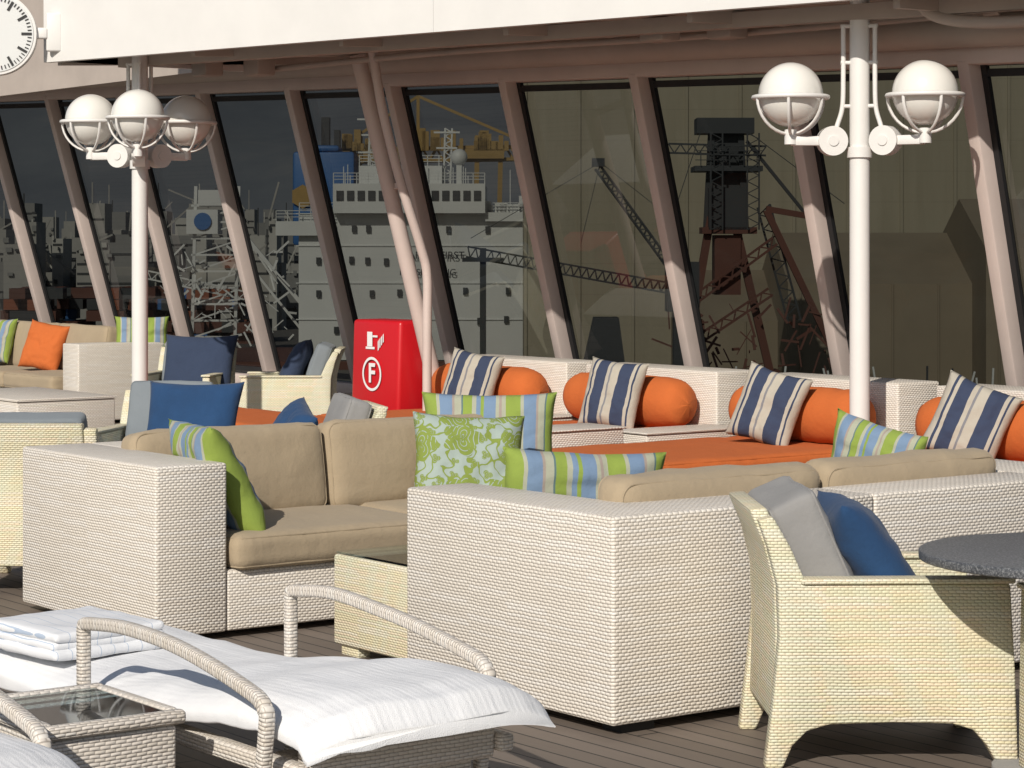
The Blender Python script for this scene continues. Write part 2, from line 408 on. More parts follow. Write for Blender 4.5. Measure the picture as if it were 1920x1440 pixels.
sweep('conduit_pipe',[(10.1,6.8,2.86),(9.95,8.0,2.84),(9.9,8.7,2.84),(9.8,9.1,2.90),(9.7,9.2,3.05)],.035,SOFF,can)
sweep('conduit',[(10.1,8.9,2.93),(9.8,11.,2.93),(9.3,13.,2.94),(9.1,15.3,2.94)],.022,SOFF,can)
bm=bmesh.new()
for (u,v) in ((9.6,10.6),(9.4,11.0),(8.9,15.),(8.6,15.25),(10.0,9.0)):
    addbox(bm,u,u+.16,v,v+.22,2.88,3.03)
bmesh.ops.bevel(bm,geom=list(bm.edges),offset=.02,segments=2,profile=.5,affect='EDGES')
finish('junction_boxes',bm,SOFF,can)

# raking struts
st=empty('canopy_strut')
sweep('raking_pole',[(9.28,14.23,3.0),(9.84,14.23,1.03),(10.13,14.23,0.)],.058,BOUNCE_PINK,st,curve=False,seg=20)
sweep('drain_pipe',[(9.15,13.9,3.1),(9.2,13.9,2.95),(9.27,13.9,2.6),(9.42,13.9,2.1),(9.6,13.9,1.62),(9.66,13.9,1.4),(9.66,13.9,1.0),(9.66,13.9,0.)],.034,BOUNCE_PINK,st,seg=16)
beam('bracket',(9.62,14.23,2.05),(9.44,13.9,2.05),.05,.05,BOUNCE_PINK,st,ref=(0,0,1))

# ------------------------------------------------------------------ lamp posts
def lamp_post(name,loc,ztop,angs,arm=.40,zg=2.48):
    e=empty(name,loc,YAW)
    cyl('post',(0,0,0),(0,0,ztop),.058,WHITE,e); cyl('base_flange',(0,0,0),(0,0,.03),.11,WHITE,e)
    cyl('collar',(0,0,zg-.36),(0,0,zg-.30),.072,WHITE,e)
    for gi,a in enumerate(angs):
        a=math.radians(a); d=Vector((math.cos(a),math.sin(a),0)); c=d*arm+Vector((0,0,zg))
        bm=bmesh.new(); bmesh.ops.create_uvsphere(bm,u_segments=40,v_segments=24,radius=.186); bmesh.ops.translate(bm,vec=c,verts=bm.verts); finish('globe_%d'%gi,bm,OPAL,e,angle=180)
        R=.212
        ring=[c+Vector((R*math.cos(q),R*math.sin(q),-.015)) for q in [2*math.pi*i/40 for i in range(41)]]
        sweep('cage_ring_%d'%gi,ring,.014,WHITE,e,seg=8,curve=False)
        for i in range(6):
            q=2*math.pi*i/6+a+.3; pr=[]
            for j in range(9):
                th=math.pi/2*j/8*.93; pr.append(c+Vector((R*math.cos(th)*math.cos(q),R*math.cos(th)*math.sin(q),-.015-R*1.0*math.sin(th))))
            sweep('cage_rib_%d_%d'%(gi,i),pr,.0095,WHITE,e,seg=6,curve=False)
        cyl('cup_%d'%gi,c+Vector((0,0,-.285)),c+Vector((0,0,-.20)),.036,WHITE,e)
        z=zg-.265
        beam('arm_%d'%gi,d*.17+Vector((0,0,z)),c+Vector((0,0,z-zg)),.055,.05,WHITE,e,ref=(0,0,1))
        s=Vector((-d.y,d.x,0))
        cyl('joint_%d'%gi,d*.16+Vector((0,0,z))-s*.045,d*.16+Vector((0,0,z))+s*.045,.085,WHITE,e)
        cyl('joint_cap_%d'%gi,d*.16+Vector((0,0,z))-s*.052,d*.16+Vector((0,0,z))+s*.052,.03,WHITE,e)
        sweep('riser_%d'%gi,[d*.15+Vector((0,0,z+.02)),d*.13+Vector((0,0,z+.09)),d*.10+Vector((0,0,z+.2)),d*.095+Vector((0,0,z+.4)),d*.095+Vector((0,0,z+.66))],.014,WHITE,e,seg=8)
        for zz in (.2,.45,.66): cyl('clip_%d_%d'%(gi,int(zz*10)),d*.05+Vector((0,0,z+zz)),d*.11+Vector((0,0,z+zz)),.012,WHITE,e,seg=10)
lamp_post('lamp_post',c2w(2.0,13.5),3.03,[183,-32])
lamp_post('lamp_post',c2w(-2.68,16.9),3.03,[160,277,42],zg=2.53)

# clock
ck=empty('deck_clock',c2w(-3.70,16.8,3.13),YAW+.12)
cyl('case',(0,-.06,0),(0,.06,0),.295,WHITE,ck,seg=64)
CF=N('clock_face').out((.66,.67,.66),.4); TK=N('clock_black').out((.02,.02,.02),.5)
cyl('face',(0,-.066,0),(0,-.058,0),.275,CF,ck,seg=64)
bm=bmesh.new()
for i in range(60):
    a=2*math.pi*i/60; r0=.19 if i%5==0 else .235; w=.018 if i%5==0 else .007
    addbeam(bm,(r0*math.cos(a),-.07,r0*math.sin(a)),(.262*math.cos(a),-.07,.262*math.sin(a)),.004,w)
addbeam(bm,(0,-.075,0),(-.11,-.075,.09),.004,.02); addbeam(bm,(0,-.08,0),(-.05,-.08,-.20),.004,.013)
finish('ticks_and_hands',bm,TK,ck,smooth=False)
rbox('bracket_plate',.36,.47,-.02,.03,-.12,.16,WHITE,ck); rbox('bracket_arm',.28,.37,-.03,.03,-.03,.05,WHITE,ck)

# fire hose cabinet
fc=empty('fire_hose_cabinet')
bm=bmesh.new(); vs,_=addbox(bm,9.75,10.05,14.38,15.02,0.12,1.06)
for v in vs:
    if v.co.z<.5: v.co.x-=.03
bmesh.ops.bevel(bm,geom=list(bm.edges),offset=.03,segments=3,profile=.5,affect='EDGES'); finish('case',bm,RED,fc)
SIGN=N('sign_white').out((.8,.8,.8),.5)
def ringmesh(name,c,r0,r1,mat,parent,n=48):
    bm=bmesh.new(); A=[];B=[]
    for i in range(n):
        a=2*math.pi*i/n; A.append(bm.verts.new((c[0],c[1]+r0*math.cos(a),c[2]+r0*math.sin(a)))); B.append(bm.verts.new((c[0],c[1]+r1*math.cos(a),c[2]+r1*math.sin(a))))
    for i in range(n): bm.faces.new((A[i],A[(i+1)%n],B[(i+1)%n],B[i]))
    return finish(name,bm,mat,parent,smooth=False)
ringmesh('letter_ring',(9.724,14.72,.655),.108,.128,SIGN,fc)
def text(name,s,loc,size,rot,mat,parent,bold=.0):
    cu=bpy.data.curves.new(name,'FONT'); cu.body=s; cu.size=size; cu.align_x='CENTER'; cu.align_y='CENTER'; cu.extrude=.001; cu.offset=bold
    o=bpy.data.objects.new(name,cu); SC.collection.objects.link(o); o.location=loc; o.rotation_euler=rot; cu.materials.append(mat); o.parent=parent; return o
text('letter_f','F',(9.723,14.72,.655),.20,(math.radians(90),0,math.radians(-90)),SIGN,fc,.005)
bm=bmesh.new()
def yz(bm,pts,x=9.736): bm.faces.new([bm.verts.new((x,y,z)) for y,z in pts])
yz(bm,[(14.80,.86),(14.80,.97),(14.73,.97),(14.73,.86)]); yz(bm,[(14.82,.84),(14.82,.858),(14.70,.858),(14.70,.84)]); yz(bm,[(14.728,.93),(14.728,.945),(14.66,.945),(14.66,.93)])
for i in range(4):
    y=14.655-.022*i; yz(bm,[(y,.83+.02*i),(y,.90+.016*i),(y-.014,.915+.016*i),(y-.014,.84+.02*i)],9.735)
finish('hose_pictogram',bm,SIGN,fc,smooth=False)

# ------------------------------------------------------------------ wicker sofas
sa=empty('wicker_sofa')
rbox('arm',4.50,4.83,8.38,9.62,.03,.722,WICK,sa)
rbox('base',4.832,7.0,8.385,9.30,.03,.28,WICK,sa)
rbox('back_panel',4.832,7.0,9.302,9.618,.03,.722,WICK,sa)
for i in range(2):
    u=4.85+1.07*i
    cushion('seat_cushion_%d'%i,(u+.53,8.80,.35),(1.06,.92,.145),TAN,sa,r=.05,puff=.012,seed=i)
for i in range(2):
    u=4.80+.99*i
    cushion('back_cushion_%d'%i,(u+.49,9.19,.59),(.98,.17,.42),TAN,sa,r=.06,puff=.035,seed=i+4,rot=(math.radians(-9),0,0),wr=.009)
for u,v in ((4.6,8.5),(6.8,8.5),(4.6,9.5)): rbox('foot_%d%d'%(u,v),u,u+.08,v-.04,v+.04,0,.03,BLACK,sa,0)
sb=empty('wicker_sofa')
prb=bmesh.new(); 
pts=[(4.86,5.93),(6.066,5.93),(6.066,6.22),(5.15,6.22),(5.15,7.13),(4.86,7.13)]
A=[prb.verts.new((x,y,.035)) for x,y in pts]; B=[prb.verts.new((x,y,.722)) for x,y in pts]
prb.faces.new(A[::-1]); prb.faces.new(B)
for i in range(6): prb.faces.new((A[i],A[(i+1)%6],B[(i+1)%6],B[i]))
bmesh.ops.bevel(prb,geom=list(prb.edges),offset=.014,segments=3,profile=.5,affect='EDGES'); finish('corner_module',prb,WICK,sb,angle=50)
rbox('back_panel',6.073,7.10,5.932,6.22,.035,.722,WICK,sb)
rbox('end_arm',7.102,7.5,5.93,7.13,.035,.72,WICK,sb)
rbox('base',5.152,7.10,6.222,7.12,.035,.28,WICK,sb)
for i in range(2):
    cushion('seat_cushion_%d'%i,(5.64+.97*i,6.66,.35),(.96,.9,.145),TAN,sb,r=.05,puff=.012,seed=i+9)
    cushion('back_cushion_%d'%i,(5.63+.97*i,6.33,.60),(.96,.17,.42),TAN,sb,r=.06,puff=.03,seed=i+14,rot=(math.radians(7),0,math.radians(-.8+1.6*i)),wr=.009)
for u,v in ((4.93,6.02),(4.93,7.0),(6.0,6.02)): rbox('foot_%d%d'%(u,v*10),u,u+.14,v-.05,v+.05,0,.035,BLACK,sb,0)
tb=empty('wicker_table')
rbox('body',4.99,5.85,7.22,7.83,.04,.395,CREAM,tb); rbox('glass_top',5.0,5.84,7.23,7.82,.398,.405,CLEAR,tb,0)
for u,v in ((5.04,7.30),(5.04,7.74),(5.8,7.74)): rbox('foot_%d%d'%(u*10,v*10),u-.03,u+.03,v-.06,v+.06,0,.04,CREAM,tb,.004)

# throw pillows on the sofas
pillow('green_striped_pillow',(4.96,8.70,.625),.54,.54,.17,GREENST,(-27,0,80),seed=1)
pillow('floral_pillow',(6.39,8.86,.585),.53,.51,.16,FLORAL,(-20,3,-30),seed=2)
pillow('green_striped_pillow',(6.74,9.17,.665),.66,.48,.16,GREENST,(-12,0,-38),seed=3)
pillow('green_striped_pillow',(5.48,6.88,.64),.64,.42,.16,GREENST,(8,3,-22),seed=4)
pillow('green_striped_pillow',(6.94,6.79,.68),.42,.44,.18,GREENST,(6,14,-72),seed=5)

# ------------------------------------------------------------------ armchairs
def armchair(name,loc,yaw,pil=None,pilpos=0,seed=0,wm=CREAM,cush=GREY,pt=(-.05,.64,-26),ps=.48,bigback=False,roll=0):
    e=empty(name,loc,yaw)
    side=[(-.40,0),(-.345,0),(-.315,.07),(-.27,.115),(-.2,.135),(0,.14),(.18,.135),(.245,.115),(.285,.07),(.325,0),(.385,0),(.375,.3),(.36,.565),(-.27,.565),(-.32,.68),(-.375,.775),(-.42,.765),(-.39,.68),(-.36,.56),(-.355,.40),(-.375,.2)]
    prism('side_near',side,-.325,-.265,wm,e); prism('side_far',side,.265,.325,wm,e)
    bk=[(-.368,.13),(-.318,.13),(-.308,.45),(-.30,.56),(-.34,.68),(-.385,.795),(-.44,.79),(-.395,.68),(-.365,.56),(-.36,.4)]
    prism('backrest',bk,-.264,.264,wm,e)
    rbox('front_rail',.31,.358,-.264,.264,.14,.33,wm,e); rbox('seat_deck',-.317,.309,-.264,.264,.27,.32,wm,e)
    for s in (-1,1): rbox('arm_top_%d'%s,-.29,.375,s*.295-.04,s*.295+.04,.566,.584,wm,e,.008)
    cushion('seat_cushion',(.01,0,.37),(.6,.51,.10),cush,e,r=.04,puff=.012,seed=seed)
    if bigback: cushion('back_cushion',(-.215,0,.605),(.16,.51,.47),cush,e,r=.03,puff=.02,seed=seed+2,rot=(0,math.radians(-24),0),wr=.011)
    else: cushion('back_cushion',(-.235,0,.61),(.13,.50,.45),cush,e,r=.035,puff=.02,seed=seed+2,rot=(0,math.radians(-19),0))
    if pil:
        pillow('throw_pillow',(pt[0],pilpos,pt[1]),ps,ps,.17,pil,(pt[2],roll,90),seed=seed,parent=e,cr=.5)
    return e
armchair('wicker_armchair',c2w(1.165,7.54),YAW+math.radians(2),BLUE,-.04,seed=1,pt=(-.02,.605,-34),ps=.48,bigback=True)
armchair('wicker_armchair',c2w(1.90,6.8),YAW+math.radians(95),None,0,seed=2)
armchair('wicker_armchair',c2w(-1.80,19.0),YAW+math.pi,DBLUE,.0,seed=3,cush=LBLUE)
armchair('wicker_armchair',c2w(-2.68,19.2),YAW+math.radians(-100),DBLUE,.10,seed=4,cush=LBLUE,ps=.62,pt=(-.05,.60,-22))
armchair('wicker_armchair',c2w(-2.0,13.25),YAW+math.radians(-100),BLUE,.18,seed=5,cush=LBLUE,ps=.56,pt=(-.05,.585,-24))
armchair('wicker_armchair',c2w(-2.22,11.2),YAW+math.radians(88),None,0,seed=6,cush=LBLUE)
armchair('wicker_armchair',c2w(-1.12,12.1),YAW+math.radians(195),BLUE,0.0,seed=7,cush=GREY,ps=.42,pt=(.04,.61,-34),roll=12)
# round granite table
gt=empty('round_table',c2w(1.72,7.12))
bm=bmesh.new(); bmesh.ops.create_cone(bm,cap_ends=True,segments=72,radius1=.48,radius2=.48,depth=.03)
bmesh.ops.bevel(bm,geom=[e for e in bm.edges if e.calc_face_angle(0)>1],offset=.007,segments=3,profile=.5,affect='EDGES'); bmesh.ops.translate(bm,vec=(0,0,.665),verts=bm.verts)
finish('top',bm,GRAN,gt); cyl('stem',(0,0,.02),(0,0,.645),.045,GREY,gt); cyl('foot_plate',(0,0,0),(0,0,.025),.26,GREY,gt)

# ------------------------------------------------------------------ daybeds along the window
def daybed(v0,v1,useat,i):
    e=empty('orange_daybed')
    rbox('back_block',10.16,10.52,v0-.06,v1+.04,.03,.80,WICK,e)
    rbox('base',useat+.02,10.15,v0,v1,.03,.27,WICK,e)
    cushion('mattress',((useat+10.15)/2,(v0+v1)/2,.345),(10.15-useat,v1-v0,.15),ORANGE,e,r=.05,puff=.01,seed=i)
    bm=bmesh.new(); n=26; m=28; R=.17; L=v1-v0-.04; rings=[]
    for j in range(m+1):
        q=-1+2*j/m; rr=R*max(.0,(1-abs(q)**9))**.45*(1+.03*noise.noise(Vector((q*4,i,0)))); row=[]
        for k in range(n):
            an=2*math.pi*k/n; x=math.cos(an)*rr*.9; z=math.sin(an)*rr*(1.0)
            row.append(bm.verts.new((9.99+x,(v0+v1)/2+q*L/2,.59+z+.008*noise.noise(Vector((q*9,an*2,i))))))
        rings.append(row)
    for j in range(m):
        for k in range(n): bm.faces.new((rings[j][k],rings[j][(k+1)%n],rings[j+1][(k+1)%n],rings[j+1][k]))
    bmesh.ops.remove_doubles(bm,verts=bm.verts,dist=.0005)
    finish('bolster',bm,ORANGE,e,angle=180)
daybed(12.97,14.24,8.9,1)
daybed(11.40,12.66,9.15,2)
daybed(9.80,10.98,8.25,3)
daybed(8.15,9.40,8.9,4)
daybed(6.5,7.8,8.9,5)
for i,(v,r,yw) in enumerate(((13.42,8,-68),(11.84,5,-70),(10.36,14,-70),(8.76,20,-62),(7.1,10,-70))):
    pillow('navy_striped_pillow',(9.70,v,.645),.43,.47,.15,NAVYST,(-18,r,yw),seed=10+i)
ot=empty('orange_ottoman'); rbox('base',8.0,8.86,13.4,15.3,.03,.27,WICK,ot); cushion('mattress',(8.43,14.35,.345),(.88,1.9,.15),ORANGE,ot,r=.05,puff=.01,seed=3)
for (u0,u1,v0,v1,z) in ((8.45,9.12,11.02,11.38,.50),(9.3,10.12,11.02,11.36,.45),(9.2,10.12,12.70,12.93,.43),(9.75,10.12,9.5,9.78,.40)):
    t_=empty('wicker_side_table'); rbox('body',u0,u1,v0,v1,.03,z,WICK,t_); rbox('top_trim',u0-.01,u1+.01,v0-.01,v1+.01,z+.002,z+.014,WICK,t_,.004)
t_=empty('wicker_table'); rbox('body',7.4,8.2,15.9,17.3,.03,.47,WICK,t_); rbox('top',7.39,8.21,15.89,17.31,.472,.49,WICK,t_,.004)
# far-left sofa
sf=empty('wicker_sofa')
rbox('arm',9.58,10.5,19.3,19.62,.03,.73,WICK,sf); rbox('base',9.6,10.2,19.622,24.,.03,.28,WICK,sf); rbox('back_panel',10.2,10.5,19.622,24.,.03,.73,WICK,sf)
for i in range(4):
    cushion('seat_cushion_%d'%i,(9.85,20.2+1.06*i,.35),(.72,1.05,.15),TAN,sf,seed=i); cushion('back_cushion_%d'%i,(10.12,20.2+1.06*i,.64),(.18,1.05,.46),TAN,sf,seed=i+3,puff=.03,rot=(0,math.radians(9),0))
pillow('orange_pillow',(9.88,20.62,.66),.46,.48,.16,ORANGE,(-18,8,-62),seed=31)
pillow('green_striped_pillow',(9.9,21.75,.68),.46,.46,.16,GREENST,(-18,0,-70),seed=32)
pillow('green_striped_pillow',(10.3,19.45,.80),.50,.34,.14,GREENST,(-10,0,-30),seed=33)

# ------------------------------------------------------------------ sun loungers
def lounger(u0,u1,v0,v1,seed):
    e=empty('sun_lounger'); um=(u0+u1)/2
    prof=[(v0,.395),(v0+.05,.43),(v0+.16,.445),(v0+.4,.44),(v0+.8,.395),(v0+1.25,.34),(v0+1.7,.335),(v0+2.1,.35)]
    def pz(v):
        for (a,za),(b,zb) in zip(prof,prof[1:]):
            if v<=b:
                t=(v-a)/(b-a); t=t*t*(3-2*t); return za+(zb-za)*t
        return prof[-1][1]
    hw=(u1-u0)/2+.01
    bm=bmesh.new(); L=bm.loops.layers.uv.verify(); nv=160; nc=84; rings=[]
    for j in range(nv+1):
        tt=j/nv; v=v0+(v1-v0)*tt
        endk=min(1,tt*34+.18,(1-tt)*26+.10)**.5
        zc=pz(v)-.03; row=[]
        wob=.018*noise.noise(Vector((v*1.8,seed,0)))
        for k in range(nc):
            a=2*math.pi*k/nc; c,s=math.cos(a),math.sin(a)
            x=math.copysign(abs(c)**.30,c); z=math.copysign(abs(s)**.75,s)
            X=um+x*(hw*(1+.02*noise.noise(Vector((v*2.5,x*2,seed))))+wob*(abs(x)**3))
            vv=v-.05*(1-abs(x)**2)*max(0,1-tt*6)+.03*noise.noise(Vector((x*2.5,seed,1)))*max(0,1-tt*6)
            droop=-.045*abs(x)**5-.02*abs(x)**3*max(0,noise.noise(Vector((v*3,x,seed+9))))
            Z=zc+z*.036*endk+droop
            if s>0:
                Z+=.011*noise.noise(Vector((X*4,v*2.2,seed)))+.003*noise.noise(Vector((X*15,v*3.,seed)))
                r1=1-abs(noise.noise(Vector((X*2.4+v*1.2,v*.8-X*.6,seed+4))))*3.2
                Z+=.011*max(0,r1)**2*endk
            else: Z-=.02*abs(noise.noise(Vector((X*6,v*4,seed))))
            row.append(bm.verts.new((X,vv,Z)))
        rings.append(row)
    for j in range(nv):
        for k in range(nc):
            k2=(k+1)%nc; f=bm.faces.new((rings[j][k],rings[j][k2],rings[j+1][k2],rings[j+1][k]))
            for l in f.loops: l[L].uv=(l.vert.co.x,l.vert.co.y)
    bm.faces.new(rings[0]); bm.faces.new(rings[-1])
    finish('towel_cover',bm,CLOTH,e,uv=False,angle=80)
    rbox('side_rail_0',u0+.03,u0+.08,v0+.12,v1-.05,.235,.285,WICKT,e); rbox('side_rail_1',u1-.08,u1-.03,v0+.12,v1-.05,.235,.285,WICKT,e)
    rbox('end_rail',u0+.082,u1-.082,v0+.14,v0+.20,.22,.33,WICKT,e)
    rbox('support_box',u0+.25,u1-.1,v0+.22,v0+.6,.0,.215,WICKT,e)
    for v in (v0+1.,v1-.3): rbox('cross_%d'%int(v*10),u0+.082,u1-.082,v,v+.05,.23,.28,WICKT,e)
    sweep('slung_frame',[(um-.2,v0+.25,.3),(um,v0+.6,.26),(um,v0+1.2,.24)],.014,WHITE,e,seg=8)
    for n_,u,dv,ln in (('near',u0-.035,.15,1.02),('far',u1-.02,.26,1.04)):
        a=v0+dv; b=a+ln; zt=.0 if n_=='near' else .012
        pts=[(u,b+.0,0.0),(u,b,.2),(u,b,.44),(u,b,.505+zt),(u,b-.012,.52+zt),(u,b-.05,.525+zt),(u,b-.25,.54+zt),(u,b-.5,.533),(u,b-.72,.507),(u,a+.08,.465),(u,a+.025,.447),(u,a+.008,.43),(u,a+.0,.40),(u,a+.03,.2),(u,a+.06,0.)]
        sweep('arm_'+n_,pts,.0185,WICKT,e,seg=16,n=6,sq=.55)
    return e
lounger(3.10,3.86,4.97,7.3,1)
lounger(1.72,2.46,4.84,7.1,5)
st_=empty('glass_side_table')
rbox('leg_block',2.62,2.98,5.43,5.86,.0,.355,WICKT,st_)
for i,a in enumerate(((2.60,3.0,5.41,5.45),(2.60,3.0,5.87,5.91))): rbox('rim_%d'%i,a[0],a[1],a[2],a[3],.357,.395,WICKT,st_)
for i,a in enumerate(((2.60,2.64,5.452,5.868),(2.96,3.0,5.452,5.868))): rbox('rim_side_%d'%i,a[0],a[1],a[2],a[3],.357,.395,WICKT,st_)
rbox('glass',2.641,2.959,5.453,5.867,.380,.388,CLEAR,st_,0)
# folded towel
def mk_tow():
    n=N('towel_stripes'); o=n.coord(); x,y,z=n.sep(o)
    f=n.m('FRACT',n.m('DIVIDE',x,.05)); k=n.m('LESS_THAN',f,.05); w=n.noise(o,300,3)
    return n.out(n.mix(k,(.76,.77,.79),(.42,.50,.62)),.95,n.bump(w,.003,.7))
TOW=mk_tow()
ft=empty('folded_towel',(3.32,6.72,.352),math.radians(6))
for i in range(3): cushion('fold_%d'%i,(0,.012*(i%2),.015+.026*i),(.42-.01*i,.46-.015*i,.032),TOW,ft,r=.015,puff=.004,seed=i,cuts=21,wr=.006,pipe=False)

# ------------------------------------------------------------------ harbour seen through the glass
def grp(name): return empty(name,(0,0,0),YAW)
SHW=paint('ship_white',(.66,.67,.66),.5,.16,scale=.15); SHB=paint('ship_blue',(.03,.13,.36),.5,.15,scale=.2); DKM=paint('dark_steel',(.04,.045,.05),.6,.3,scale=.5)
YEL=paint('crane_yellow',(.36,.23,.07),.5,.3,scale=.4); RST=paint('rust_red',(.13,.05,.035),.7,.4,scale=.3)
nn=N('silo_concrete'); o=nn.coord(); x,y,z=nn.sep(o)
strk=nn.noise(nn.comb(nn.m('MULTIPLY',x,.8),y,nn.m('MULTIPLY',z,.06)),1.,6,.65); blot=nn.noise(o,.12,5,.6)
col=nn.mix(strk,(.27,.24,.17),(.42,.38,.29)); lines=nn.m('LESS_THAN',nn.m('FRACT',nn.m('DIVIDE',z,3.1)),.02); col=nn.mix(nn.m('MULTIPLY',lines,.3),col,(.15,.13,.1)); col=nn.mix(nn.m('MULTIPLY',blot,.4),col,(.24,.21,.16))
CON=nn.out(col,.9)
sh=grp('cargo_ship')
bm=bmesh.new()
addbox(bm,-24,5,264,290,-11,5.5); addbox(bm,-20,-3,262,285,5.5,8.8); addbox(bm,-17.5,-8,268,282,8.8,11.)
addbox(bm,-26.5,-20,263,268,3.0,4.6); addbox(bm,-3,3.,263,268,4.6,5.6)
for z in (-6.5,-2.4,1.8,5.4): addbox(bm,-24.3,5.3,263.85,264.,z,z+.12)
finish('superstructure',bm,SHW,sh,smooth=False)
bm=bmesh.new()
for i in range(14): addbox(bm,-19.6+1.18*i,-18.8+1.18*i,261.85,262.1,6.9,8.0)
for (xx,yy) in ((-18,3.4),(-16.4,3.4),(-18.3,-.1),(-16.5,-.2),(-14.4,-.3),(-12.9,-3.8),(-5.5,-3.6),(-.7,-3.6),(-3.9,-7.),(-.9,-6.8),(-20.5,3.3),(-22,-.2),(-7.4,3.3),(-3.,3.3),(-22.,-3.9),(-19,-3.9),(-16,-3.9),(1.5,3.2),(1.6,-.2),(-20,-8),(-12,-8.),(-16.5,-8)):
    addbox(bm,xx,xx+.5,263.6,263.95,yy,yy+.75)
addbox(bm,-13.,-11.8,263.6,263.9,-10.8,-8.8)
finish('ship_windows',bm,DKM,sh,smooth=False)
bm=bmesh.new()
for zb,x0,x1,dd in ((5.5,-24,5,264.3),(8.8,-20,-3,262.2),(11,-17.5,-8,268.2),(4.6,-26.5,-20,263)):
    i=x0
    while i<x1: addbox(bm,i,i+.10,dd,dd+.1,zb,zb+1.2); i+=1.3
    for z in (.45,.8,1.15): addbox(bm,x0,x1,dd,dd+.09,zb+z,zb+z+.07)
def lattice(bm,p0,p1,h,w=.15,n=10,mi=0,dep=0.):
    p0=Vector(p0);p1=Vector(p1);t=(p1-p0).normalized(); up=Vector((0,1,0)).cross(t).normalized()*h
    for oy in ((0,) if not dep else (0,dep)):
        o=Vector((0,oy,0)); addbeam(bm,p0+o,p1+o,w,w,mi=mi); addbeam(bm,p0+o+up,p1+o+up,w,w,mi=mi)
        for i in range(n):
            a=p0.lerp(p1,i/n); b=p0.lerp(p1,(i+.5)/n)+up; c=p0.lerp(p1,(i+1)/n)
            addbeam(bm,a+o,b+o,w*.6,w*.6,mi=mi); addbeam(bm,b+o,c+o,w*.6,w*.6,mi=mi)
lattice(bm,(-16.6,270,9),(-16.3,270,17.5),.9,.18,9,dep=1); lattice(bm,(-7.9,270,9),(-7.7,270,15.4),.8,.18,7,dep=1)
for (x,z,l) in ((-16.2,12.5,3.),(-16.2,14.5,2.2),(-16.2,16.3,3.2),(-7.5,13.,2.4),(-7.5,14.8,3.)): addbox(bm,x-l/2,x+l/2,269.8,270.1,z,z+.2)
for i in range(16):
    x=random.uniform(-20,3); addbox(bm,x,x+.09,266,266.1,5.5,random.uniform(9.6,12.5))
for i in range(30):
    x=random.uniform(-23.5,3.5); w=random.uniform(.5,1.6); addbox(bm,x,x+w,265,266.5,5.5,5.5+random.uniform(.6,2.2))
finish('railings_and_masts',bm,SHW,sh,smooth=False)
bm=bmesh.new(); bmesh.ops.create_uvsphere(bm,u_segments=20,v_segments=12,radius=.95); bmesh.ops.translate(bm,vec=(-6.,266,11.9),verts=bm.verts); addbox(bm,-6.3,-5.7,265.7,266.3,8.8,11.2); finish('radome',bm,SHW,sh)
bm=bmesh.new(); addbox(bm,-27.3,-19.6,292,300,1.9,13.6); addbox(bm,-25,-21.5,292,299,13.6,14.4); bmesh.ops.bevel(bm,geom=list(bm.edges),offset=.4,segments=2,profile=.5,affect='EDGES'); finish('funnel',bm,SHB,sh)
bm=bmesh.new(); addbox(bm,-23.9,-22.9,294,296,14.3,18.); addbox(bm,-22.3,-21.6,294,296,14.,16.4); finish('exhausts',bm,DKM,sh,smooth=False)
bm=bmesh.new(); bmesh.ops.create_cone(bm,cap_ends=True,segments=6,radius1=1.5,radius2=1.5,depth=.2); bmesh.ops.rotate(bm,matrix=Matrix.Rotation(math.pi/2,3,'X'),verts=bm.verts); bmesh.ops.translate(bm,vec=(-26.0,291.6,8.0),verts=bm.verts); finish('funnel_mark',bm,YEL,sh,smooth=False)
bm=bmesh.new(); addbox(bm,-60,14,262,300,-20,-11.1); finish('hull',bm,RST,sh,smooth=False)
text('lettering_top','SAFETY FIRST',(-8.75,263.5,.75),1.15,(math.radians(90),0,0),DKM,sh,.01)
text('lettering_low','NO SMOKING',(-9.45,263.5,-1.15),1.0,(math.radians(90),0,0),DKM,sh,.01)
gc=grp('gantry_crane'); bm=bmesh.new()
lattice(bm,(-24,300,14.2),(1.0,300,14.6),1.6,.4,14,dep=3); 
for x in (-20,-17,-5,-2): addbeam(bm,(x,300,-12),(x+.6,300,16),.6,.6)
addbeam(bm,(-20,300,15.8),(-12,300,21),.35,.35); addbeam(bm,(-12,300,21),(0,300,15.8),.35,.35); addbeam(bm,(-12,300,14),(-12,300,21),.4,.4)
addbox(bm,-19,-13,299,302,12.6,14.2); addbox(bm,-6,-1.,299,302,13.,14.2)
for i in range(40):
    x=random.uniform(-22,0); addbox(bm,x,x+random.uniform(.2,1.2),299,300,14,14.5+random.uniform(.3,2.4))
finish('frame',bm,YEL,gc,smooth=False)
# silos
si=grp('grain_silo'); bm=bmesh.new()
addbox(bm,1.2,70,236,262,-20,30)
for i in range(13):
    x=1.2+5.4*i; addbox(bm,x,x+.3,235.8,236,-20,30)
finish('silo_cells',bm,CON,si,smooth=False)
rb=grp('warehouse'); bm=bmesh.new()
for x0,x1,d0,zb in ((24,52,204,-1.5),(40,74,198,1.5),(16,30,212,-5)):
    a=[bm.verts.new((x0,d,z)) for d,z in ((d0,-20),(d0,zb),(d0+12,zb+4.5),(d0+24,zb),(d0+24,-20))]
    b=[bm.verts.new((x1,d,z)) for d,z in ((d0,-20),(d0,zb),(d0+12,zb+4.5),(d0+24,zb),(d0+24,-20))]
    bm.faces.new(a); bm.faces.new(b[::-1])
    for i in range(5): bm.faces.new((a[i],b[i],b[(i+1)%5],a[(i+1)%5]))
    for i in range(int((x1-x0)/4)): addbox(bm,x0+4*i+1,x0+4*i+1.15,d0-.15,d0,-20,zb)
finish('sheds',bm,paint('shed_paint',(.26,.215,.155),.8,.25,scale=.2),rb,smooth=False)
